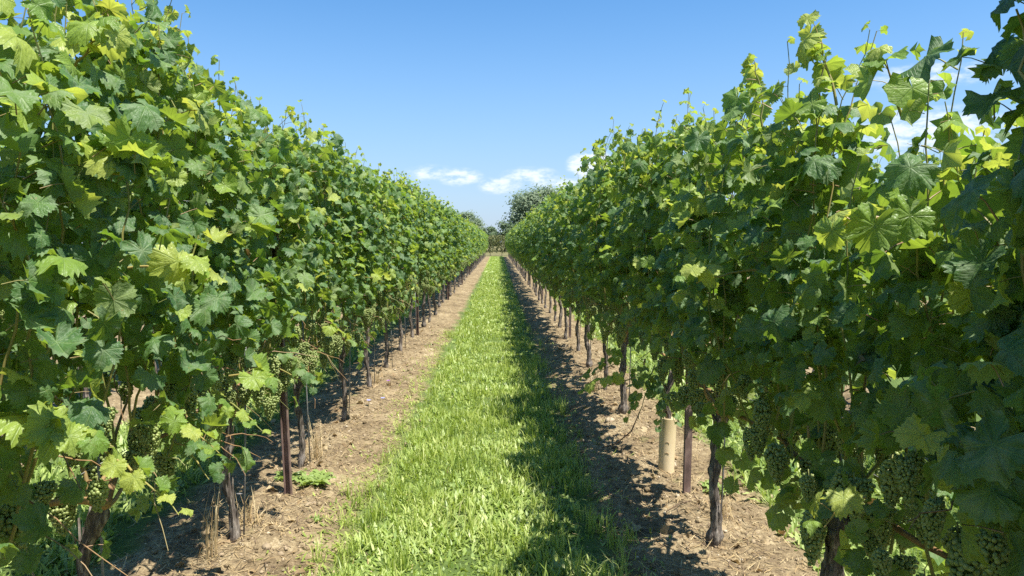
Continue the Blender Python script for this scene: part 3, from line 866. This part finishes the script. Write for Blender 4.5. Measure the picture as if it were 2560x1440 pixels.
for row, X, dlist in (('L', XL + .05, [4.63, 12.2, 19.8, 27.4, 35.0]), ('R', XR + .06, [4.575, 12.2, 19.8, 27.4, 35.0])):
    for i, d in enumerate(dlist):
        o = link('trellis_post', POST, None, (X, d, float(ground_h(X, d))))
        o.rotation_euler = (RAD(1.0) * (-1) ** i, RAD(2.2 if row == 'L' and i == 0 else .4), RAD(random.uniform(-14, 14)) + (math.pi if row == 'L' else 0))
        for z in WIRE_Z: link('wire_hook', HOOK, o, (0, 0, z))
        tag(o, ('reddish-brown steel trellis post in ' if row == 'L' else 'dark rusty steel trellis post in ') + ROWLAB[row] + ', ' + ORD[i] + ' from the camera', 'post', 'steel posts of the trellis')
    hts = ['low', 'middle', 'upper']
    for j, z in enumerate(WIRE_Z):
        pts = [(X + .03 * (1 if row == 'R' else -1), yy, z + .04 + .012 * math.cos(yy * .83)) for yy in np.arange(-1, ROW_END, 2.0)]
        G = Geo(); G.add(*tube(pts, .0014, 4)); tag(link('trellis_wire', G.mesh('wire', [M_WIRE])), hts[j] + ' horizontal trellis wire running through the leaves of ' + ROWLAB[row], 'wire', 'trellis wires')
def rod_mesh(h):
    G = Geo(); G.add(*tube([(0, 0, -.1), (.003, .002, h * .5), (0, 0, h)], .0048, 6))
    return G.mesh('rod', [M_ROD])
ROD = rod_mesh(1.05)
def clip_mesh():
    G = Geo(); a = np.linspace(0, 5.5, 9)
    G.add(*tube(np.stack([.02 * np.cos(a) - .02, .014 * np.sin(a), .002 * a], 1), .002, 4)); return G.mesh('tie', [M_ROD])
CLIP = clip_mesh()
for row, X, sg in (('L', XL, 1), ('R', XR, 1)):
    for k in range(1, 9):
        if (row, k) == ('R', 3): continue
        y = Y0 + (k - 2) * VS - .03
        x = X + .045
        o = link('training_rod', ROD, None, (x, y, float(ground_h(x, y))))
        o.rotation_euler = (RAD(random.uniform(-2, 2)), RAD(random.uniform(-2, 2)), 0)
        link('tie', CLIP, o, (0, 0, .22)); link('tie', CLIP, o, (0, 0, .6))
        tag(o, 'thin grey metal rod beside the ' + ORD[k - 1] + ' trunk of ' + ROWLAB[row], 'rod', 'thin rods beside the vine trunks')

def grow_tube():
    y = 5.08; x = XR + .045; z0 = float(ground_h(x, y))
    root = link('grow_tube', None, None, (x, y, z0))
    n = 28; th = np.linspace(0, 2 * np.pi, n, endpoint=False)
    G = Geo()
    rings = [(.056, -.03), (.057, .0), (.0565, .12), (.0575, .25), (.057, .37), (.058, .378), (.0545, .378), (.053, .30), (.052, .0)]
    V = []
    for (rr, z) in rings:
        w = 1 + .03 * np.sin(2 * th + z * 3)
        V.append(np.stack([rr * w * np.cos(th), rr * w * np.sin(th), np.full(n, z)], 1))
    V = np.vstack(V); T = []
    for i in range(len(rings) - 1):
        for j in range(n):
            p = i * n + j; q = i * n + (j + 1) % n; T += [(p, q, q + n), (p, q + n, p + n)]
    G.add(V, T); link('tube', G.mesh('tube', [M_TUBE]), root)
    for z in (.125, .20):       # two pressed round marks on the front
        a = np.linspace(0, np.pi, 14); rr = .0135
        ang = -np.pi / 2 - .25 + (rr * np.cos(a)) / .0575
        P = np.stack([.0578 * np.cos(ang), .0578 * np.sin(ang), z + rr * np.sin(a)], 1)
        G = Geo(); G.add(*tube(P, .0016, 4)); link('round_mark', G.mesh('round_mark', [M_RING]), root)
    root.rotation_euler = (RAD(-1.5), RAD(2.0), 0)
    tag(root, 'cream cylindrical grow tube round a vine foot in the shaded row', 'grow tube')
grow_tube()

# ------------------------------------------------------------------ grass, weeds, litter
def blades(P, yaw, length, width, bend, tilt, mat_name, mats, M=None, waist=0.75):
    """P (n,3) feet; blade = 5 verts, 3 triangles"""
    n = len(P)
    d = np.stack([np.cos(yaw), np.sin(yaw), np.zeros(n)], 1); s = np.stack([-np.sin(yaw), np.cos(yaw), np.zeros(n)], 1)
    up = np.array([0, 0, 1.0])
    L = length[:, None]; w = width[:, None] / 2
    c1 = P + L * .55 * (np.cos(tilt)[:, None] * up + np.sin(tilt)[:, None] * d)
    t2 = tilt + bend
    c2 = c1 + L * .45 * (np.cos(t2)[:, None] * up + np.sin(t2)[:, None] * d)
    V = np.stack([P - s * w * waist, P + s * w * waist, c1 - s * w, c1 + s * w, c2], 1).reshape(-1, 3)
    b = (np.arange(n) * 5)[:, None, None]
    T = (np.array([(0, 1, 3), (0, 3, 2), (2, 3, 4)])[None] + b).reshape(-1, 3)
    return V, T
def grass_band(r, cx, hw, y0, y1, dens, lsc, wsc, broad=0.46, far=False):
    dens = dens * .8; n = int((y1 - y0) * hw * 2 * dens)
    y = r.uniform(y0, y1, n); x = cx + r.uniform(-1, 1, n) * hw
    edge = hw - np.abs(x - cx) + 0.16 * fbm(x * 0 + np.sign(x - cx) * 5, y, 1.6, 3) + .10 * fbm(x, y, 6.0, 2)
    keep = (edge > 0.02 + .06 * r.random(n)) & (fbm(x, y, 2.6, 3) > -0.52 + .15 * r.random(n))
    x, y = x[keep], y[keep]; n = len(x)
    z = ground_h(x, y)
    tuft = np.clip(0.75 + 0.9 * fbm(x, y, 3.1, 3), .35, 1.6)
    br = r.random(n) < np.clip(broad + .9 * fbm(x + 31, y, 2.2, 2), 0, .9)
    L = np.where(br, r.uniform(.045, .11, n), r.uniform(.04, .12, n)) * lsc * tuft
    Wd = np.where(br, r.uniform(.009, .024, n), r.uniform(.0035, .008, n)) * wsc
    tilt = np.where(br, r.uniform(.5, 1.25, n), np.abs(r.normal(0, .42, n)))
    bend = np.where(br, r.uniform(-.3, .5, n), r.uniform(.1, .9, n))
    yaw = r.uniform(0, 6.28, n)
    P = np.stack([x, y, z - .006], 1)
    V, T = blades(P, yaw, L, Wd, bend, tilt, None, None)
    V = V.reshape(-1, 5, 3)
    # waist: broad leaves start narrow
    c = (V[:, 0] + V[:, 1]) / 2
    V[br, 0] = c[br] + (V[br, 0] - c[br]) * .25; V[br, 1] = c[br] + (V[br, 1] - c[br]) * .25
    return V.reshape(-1, 3), T, np.repeat(br.astype(int), 3)
def build_grass():
    r = np.random.default_rng(21)
    G = Geo()
    for (a, b, dens, ls, ws) in [(1.6, 7, 4200, 1.0, 1.0), (7, 13, 2300, 1.0, 1.35), (13, 26, 1200, 1.0, 2.1), (26, 50, 420, 1.05, 3.8), (50, 80, 170, 1.1, 6.5)]:
        V, T, m = grass_band(r, CX + .015, .67, a, b, dens, ls, ws); G.add(V, T, m)
    # longer tufts along both borders of the strip
    for sx in (-1, 1):
        n = 64
        y = 2.6 + 11 * r.random(n) ** 1.5; x = CX + sx * (.63 + .08 * r.normal(size=n))
        for i in range(n):
            q = int(r.integers(10, 30))
            P = np.stack([x[i] + r.normal(size=q) * .022, y[i] + r.normal(size=q) * .022, np.zeros(q)], 1)
            P[:, 2] = ground_h(P[:, 0], P[:, 1])
            V, T = blades(P, r.uniform(0, 6.28, q), r.uniform(.08, .18, q), r.uniform(.003, .006, q), r.uniform(.2, 1.0, q), np.abs(r.normal(.15, .28, q)), None, None)
            G.add(V, T, 0)
    for i in range(260):      # upright tufts standing in the mown strip
        q = int(r.integers(8, 22)); yy = 2.2 + 14 * r.random() ** 1.4; xx = CX + r.uniform(-.6, .6)
        P = np.stack([xx + r.normal(size=q) * .02, yy + r.normal(size=q) * .02, np.zeros(q)], 1)
        P[:, 2] = ground_h(P[:, 0], P[:, 1])
        V, T = blades(P, r.uniform(0, 6.28, q), r.uniform(.08, .19, q), r.uniform(.004, .008, q), r.uniform(.1, .8, q), np.abs(r.normal(.1, .25, q)), None, None)
        G.add(V, T, 0)
    o = link('grass', G.mesh('grass', [M_GRASS, M_BROAD], smooth=True))
    tag(o, 'bright green mown grass and broad weeds down the middle path', 'grass', kind='stuff')
    # the next alleys either side, ranker and weedier
    for cx, nm in ((CX + PITCH, 'sunlit weedy grass in the alley behind the shaded row'), (CX - PITCH, 'weedy grass in the alley behind the sunlit row')):
        G = Geo()
        for (a, b, dens, ls, ws) in [(0.6, 9, 1300, 1.35, 1.5), (9, 22, 520, 1.3, 2.6), (22, 45, 160, 1.3, 5)]:
            V, T, m = grass_band(r, cx, .84 if cx > 0 else .66, a, b, dens, ls, ws, .45); G.add(V, T, m)
        tag(link('grass', G.mesh('grass', [M_WEED, M_BROAD])), nm, 'grass', kind='stuff')
build_grass()

def rock_arrays(r, sub=1):
    V, T = sphere_arrays(7, 5)
    V = V * (1 + .28 * (r.random((len(V), 1)) - .5)) * np.array([1, r.uniform(.6, 1), r.uniform(.45, .75)])
    a = r.random() * 6.28
    return V @ np.array([[math.cos(a), -math.sin(a), 0], [math.sin(a), math.cos(a), 0], [0, 0, 1]]).T, T
def soil_xy(r, n, y0=1.8, y1=14, spread=.30):
    y = y0 + (y1 - y0) * r.random(n) ** 1.7
    X = np.where(r.random(n) < .5, XL, XR)
    x = X + r.normal(size=n) * spread
    return x, y
def build_litter():
    r = np.random.default_rng(33)
    rocks = [rock_arrays(r) for _ in range(10)]
    G = Geo()
    x, y = soil_xy(r, 5200, spread=.33); z = ground_h(x, y)
    s = .003 + .009 * r.random(len(x)) ** 2.2 + (r.random(len(x)) < .04) * .010
    for i in range(len(x)):
        V, T = rocks[i % 10]; G.add(V * s[i] + (x[i], y[i], z[i] + s[i] * .2), T)
    tag(link('pebbles', G.mesh('pebbles', [M_STONE])), 'pale pebbles and clods scattered over the bare soil under the vines', 'pebbles', kind='stuff')
    G = Geo()
    x, y = soil_xy(r, 6500, spread=.36); z = ground_h(x, y)
    s = .004 + .022 * r.random(len(x)) ** 4
    for i in range(len(x)):
        if aisle_dist(x[i]) < .62: continue
        V, T = rocks[(i * 3) % 10]; G.add(V * s[i] + (x[i], y[i], z[i] + s[i] * .1), T)
    tag(link('soil_clods', G.mesh('soil_clods', [M_GROUND])), 'brown crumbs and clods of dry earth on the soil strips', 'soil', kind='stuff')
    # straw, clippings and bits of twig
    n = 22000
    x, y = soil_xy(r, n, spread=.32)
    z = ground_h(x, y) + .006
    yaw = r.uniform(0, 6.28, n); L = r.uniform(.02, .09, n) * np.where(r.random(n) < .08, 2, 1); Wd = r.uniform(.002, .006, n)
    P = np.stack([x, y, z], 1)
    V, T = blades(P, yaw, L, Wd, r.normal(0, .25, n), 1.5 + r.normal(0, .16, n), None, None)
    m = np.repeat((r.random(n) < .30).astype(int), 3)
    G = Geo(); G.add(V, T, m)
    # dead leaves
    n = 260
    x, y = soil_xy(r, n, spread=.26); z = ground_h(x, y) + .012
    for i in range(n):
        tv, tt, tm, tu = LOW[int(r.integers(0, len(LOW)))]
        R = rotm(r.random() * 6.28, .6 + r.normal() * .5, r.normal() * .6); sz = .03 + .05 * r.random()
        v = (tv - tv[0]) @ R.T * sz + (x[i], y[i], z[i]); G.add(v, tt, 2)
    # green clippings by the grass edge
    n = 5200
    y = 2.2 + 11 * r.random(n) ** 1.5; sx = np.where(r.random(n) < .6, -1, 1)
    x = CX + sx * (.68 + np.abs(r.normal(0, .13, n))); z = ground_h(x, y) + .004
    V, T = blades(np.stack([x, y, z], 1), r.uniform(0, 6.28, n), r.uniform(.02, .07, n), r.uniform(.003, .012, n), r.normal(0, .4, n), 1.25 + r.normal(0, .25, n), None, None)
    G.add(V, T, 3)
    tag(link('plant_litter', G.mesh('plant_litter', [M_STRAW, M_TWIG, M_DRY, M_GRASS])), 'dry straw, clippings and dead leaves strewn on the soil strips', 'litter', kind='stuff')
build_litter()

def stone_thing(x, y, s, label, seed):
    r = np.random.default_rng(seed); V, T = rock_arrays(r)
    G = Geo(); G.add(V * s, T)
    tag(link('stone', G.mesh('stone', [M_STONE]), None, (x, y, float(ground_h(x, y)) + s * .15)), label, 'stone', 'larger stones on the soil')
stone_thing(.985, 6.35, .055, 'rounded tan stone on the soil past the cream tube', 1)
stone_thing(1.03, 4.02, .030, 'pale flat stone on shaded soil in front of the gnarled trunk', 2)
stone_thing(-1.16, 4.42, .030, 'pale stone by the weed clump in front of the reddish post', 3)
stone_thing(-1.20, 3.72, .028, 'whitish stone on sunlit soil next to the dry stalks', 4)
stone_thing(.93, 4.95, .026, 'grey stone on shaded soil level with the cream tube', 5)

def dry_tuft(x, y, n, h, label, seed, upright=.12):
    r = np.random.default_rng(seed)
    P = np.stack([r.normal(size=n) * .028, r.normal(size=n) * .028, np.zeros(n)], 1)
    V, T = blades(P, r.uniform(0, 6.28, n), h * r.uniform(.35, 1.1, n), r.uniform(.0025, .0055, n), r.uniform(0, .7, n), np.abs(r.normal(0, upright, n)), None, None)
    root = link('dry_grass_tuft', None, None, (x, y, float(ground_h(x, y)) - .005))
    G = Geo(); G.add(V, T); tag(link('stalks', G.mesh('stalks', [M_STRAW]), root), kind='stuff')
    n2 = n
    P = np.stack([r.normal(size=n2) * .05, r.normal(size=n2) * .05, np.full(n2, .01)], 1)
    V, T = blades(P, r.uniform(0, 6.28, n2), r.uniform(.05, .16, n2), r.uniform(.002, .004, n2), r.uniform(.2, 1.0, n2), r.uniform(.5, 1.4, n2), None, None)
    G = Geo(); G.add(V, T); tag(link('fallen_blades', G.mesh('fallen_blades', [M_STRAW]), root), kind='stuff')
    tag(root, label, 'dry grass', 'dry grass tufts at the trunks')
dry_tuft(XL - .05, 3.62, 24, .42, 'tall straw-coloured dry stalks left of the thin rod in the sunlit row', 1, .10)
dry_tuft(XL + .06, 5.30, 40, .34, 'dry curled grass tuft at the trunk behind the reddish post', 2, .35)
dry_tuft(XL + .02, 3.98, 44, .22, 'matted dry grass round the trunk next to the dry stalks', 3, .55)
dry_tuft(XR - .12, 7.6, 40, .30, 'dry tuft on the soil halfway along the shaded row', 4, .25)
dry_tuft(XR + .16, 4.15, 40, .22, 'dry grass tuft behind the gnarled trunk', 5, .5)
dry_tuft(XL + .02, 8.1, 34, .22, 'dry tuft at the fifth trunk of the sunlit row', 6, .4)

def weed(x, y, n, size, label, seed, name='weed'):
    r = np.random.default_rng(seed)
    root = link(name, None, None, (x, y, float(ground_h(x, y))))
    for i in range(n):
        a = 6.28 * i / n + r.normal() * .3; L = size * r.uniform(.6, 1.1)
        # feathery lobed leaf on a lax stalk
        m = 11; f = np.linspace(0, 1, m); t0 = r.uniform(.75, 1.35)
        mid = np.stack([np.cos(a + .4 * f * r.normal()) * L * f * math.sin(t0), np.sin(a) * L * f * math.sin(t0), L * math.cos(t0) * f * (1.3 - .9 * f) + .006 + .01 * np.sin(f * 9)], 1)
        s = np.array([-math.sin(a), math.cos(a), 0.25 * r.normal()])
        w = L * .15 * np.sin(np.clip(f * 1.02, 0, 1) * math.pi) ** .6 * np.where(np.arange(m) % 2, 1.35, .25) * r.uniform(.6, 1.2, m) + .0015
        V = np.concatenate([mid - s * w[:, None], mid + s * w[:, None]]); T = []
        for j in range(m - 1): T += [(j, j + 1, m + j + 1), (j, m + j + 1, m + j)]
        G = Geo(); G.add(V, T); link('leaf', G.mesh('leaf', [M_WEED]), root)
    tag(root, label, 'weed', 'weeds on the soil strips')
weed(-1.22, 4.80, 44, .17, 'low leafy green weed on the soil just right of the reddish post', 1)
weed(-1.42, 4.92, 30, .14, 'small sprawling weed right behind the foot of the reddish post', 2)
weed(1.42, 4.60, 34, .15, 'green weed just behind the foot of the dark rusty post', 3)
weed(-1.02, 4.05, 8, .05, 'tiny seedling weed on bare sunlit soil near the path edge', 4)

def flower(x, y, petal, label, seed):
    r = np.random.default_rng(seed)
    root = link('flower', None, None, (x, y, float(ground_h(x, y))))
    G = Geo(); G.add(*tube([(0, 0, 0), (.006, 0, .03), (.004, .004, .06)], .0016, 4)); link('stem', G.mesh('stem', [M_WEED]), root)
    for i in range(9):
        a = 6.28 * i / 9
        d = np.array([math.cos(a), math.sin(a), .35]) * .022; s = np.array([-math.sin(a), math.cos(a), 0]) * .005
        c = np.array([.004, .004, .06])
        G = Geo(); G.add([c, c + d * .6 - s, c + d * .6 + s, c + d - s * .7, c + d + s * .7], [(0, 1, 2), (1, 4, 2), (1, 3, 4)])
        link('petal', G.mesh('petal', [petal]), root)
    tag(root, label, 'flower', 'small flowers beside the path')
flower(-1.14, 7.15, M_PETAL, 'small pale blue flower on the soil, the one closest to the path', 1)
flower(-1.26, 7.05, M_PETAL, 'small pale blue flower close to the fourth trunk of the sunlit row', 2)
flower(-1.22, 8.05, M_PURPLE, 'small purple flower on the soil beside the fifth trunk of the sunlit row', 3)

def stick(pts, rad, label, name='fallen_cane'):
    G = Geo(); G.add(*tube(pts, rad, 6, .1, np.random.default_rng(3)))
    for (i, d) in ((1, (.03, -.02, .02)), (2, (-.02, .02, .03))):
        p = np.array(pts[i]); G.add(*tube([p, p + np.array(d)], [.003, .0015], 4))
    tag(link(name, G.mesh(name, [M_TWIG])), label, 'twig', 'pruned canes')
def gp(x, y, dz=.01): return (x, y, float(ground_h(x, y)) + dz)
stick([gp(.80, 5.55), gp(.90, 5.48, .08), gp(1.0, 5.4, .20), gp(1.06, 5.36, .36)], [.004, .005, .005, .004], 'dark thin cane slanting from the soil up to the leaves near the cream tube')
stick([gp(1.0, 4.25), gp(1.1, 4.32, .015), gp(1.22, 4.38), gp(1.34, 4.40)], [.003, .004, .004, .002], 'short dead twig lying between the rusty post and the gnarled trunk')
stick([gp(-1.25, 3.35), gp(-1.12, 3.40, .015), gp(-1.0, 3.42), gp(-.9, 3.5)], [.003, .004, .004, .002], 'dead twig lying on sunlit soil at the bottom of the picture')

# ------------------------------------------------------------------ beyond the rows: hedge and trees
def leaf_cards(r, C, N, size, mat):
    """irregular little leaves at points C with normals N"""
    n = len(C)
    a = r.normal(size=(n, 3)); u = np.cross(N, a); u /= np.linalg.norm(u, axis=1)[:, None]; v = np.cross(N, u)
    s = size[:, None]
    V = np.stack([C - u * s, C - v * s * .5 + N * s * .15, C + u * s, C + v * s * .55 - N * s * .1], 1).reshape(-1, 3)
    T = (np.array([(0, 1, 2), (0, 2, 3)])[None] + (np.arange(n) * 4)[:, None, None]).reshape(-1, 3)
    return V, T
def tree(x, y, h, w, mat, label, seed, n=5200, size=.20, low=.18):
    r = np.random.default_rng(seed)
    root = link('tree', None, None, (x, y, 0))
    th = h * .55
    trunk = np.array([(0, 0, -.2), (.05 * w, 0, th * .4), (.02 * w, .04 * w, th)])
    G = Geo(); G.add(*tube(trunk, [h * .03, h * .022, h * .012], 9, .1, r)); 
    link('trunk', G.mesh('trunk', [M_TBARK]), root)
    lobes = []
    for i in range(44):
        f = r.random(); a = r.random() * 6.28
        zc = h * (low + (1 - low) * (.12 + .76 * f)); rr = w * .5 * math.sqrt(max(.05, 1 - (2 * f - .85) ** 2 * .8)) * r.uniform(.35, .85)
        lobes.append((rr * math.cos(a), rr * math.sin(a), zc, w * r.uniform(.13, .22)))
    for i in range(7):
        b = lobes[i]; G = Geo()
        p0 = np.array([.02 * w, .02 * w, th * r.uniform(.5, .95)]); p1 = np.array(b[:3])
        G.add(*tube([p0, (p0 + p1) / 2 + (0, 0, .2), p1], [h * .010, h * .007, h * .003], 5)); link('limb', G.mesh('limb', [M_TBARK]), root)
    k = r.integers(0, len(lobes), n); L = np.array(lobes)[k]
    d = r.normal(size=(n, 3)); d /= np.linalg.norm(d, axis=1)[:, None]
    rad = L[:, 3] * r.random(n) ** .45 * (1 + .3 * r.normal(size=n))
    C = L[:, :3] + d * rad[:, None] * np.array([1, 1, .8])
    N = d + r.normal(size=(n, 3)) * .4 + np.array([0.1, -.2, .5]); N /= np.linalg.norm(N, axis=1)[:, None]
    V, T = leaf_cards(r, C, N, size * r.uniform(.6, 1.3, n), mat)
    G = Geo(); G.add(V, T); tag(link('crown', G.mesh('crown', [mat]), root), kind='stuff')
    tag(root, label, 'tree', 'trees beyond the end of the rows')
tree(7.6, 132, 11.6, 12.0, M_TREE_S, 'large silvery-green rounded tree rising above the far end of the shaded row', 1, 42000, .27, .06)
tree(1.1, 125, 5.3, 5.2, M_TREE_D, 'small dark tree standing in the gap at the end of the path', 2, 3600, .18, .08)
tree(-1.6, 128, 4.6, 4.2, M_TREE_D, 'low dark bushy tree just left of the gap at the path end', 3, 3000, .18, .05)
tree(-5.0, 120, 6.8, 6.0, M_TREE_S, 'grey-green tree showing above the far end of the sunlit row', 4, 4200, .2, .1)
tree(4.0, 127, 5.2, 5.0, M_TREE_D, 'dark tree at the foot of the large silvery tree', 5, 3600, .18, .05)
tree(-12, 130, 8.0, 8.0, M_TREE_D, 'dark tree behind the far leaves of the sunlit row', 6, 4000, .22, .1)
tree(16, 138, 9.0, 9.0, M_TREE_D, 'dark tree behind the large silvery tree, past the shaded row', 7, 4000, .22, .1)

def hedge():
    r = np.random.default_rng(77)
    root = link('hedge', None, None, (0, 84.5, 0))
    n = 22000
    x = r.uniform(-22, 22, n); z = r.uniform(0.1, 1, n) ** .8 * (2.35 + .16 * fbm(x, x * 0, .9, 3)); y = r.normal(size=n) * .35
    C = np.stack([x, y, z], 1)
    N = r.normal(size=(n, 3)) + np.array([0, -.7, .6]); N /= np.linalg.norm(N, axis=1)[:, None]
    V, T = leaf_cards(r, C, N, r.uniform(.05, .13, n), M_HEDGE)
    G = Geo(); G.add(V, T); tag(link('foliage', G.mesh('foliage', [M_HEDGE]), root), kind='stuff')
    for i in range(36):
        px = -21.5 + i * 1.22 + r.normal() * .1
        G = Geo(); G.add(*tube([(px, 0, -.1), (px + .04, .02, .6), (px + r.normal() * .1, 0, 1.5)], [.035, .03, .015], 6, .2, r)); link('stem', G.mesh('stem', [M_BARK]), root)
    tag(root, 'brownish-green hedge closing off the far end of the path', 'hedge')
hedge()
print('objects', len(bpy.data.objects), 'tris', sum(len(m.polygons) for m in bpy.data.meshes))
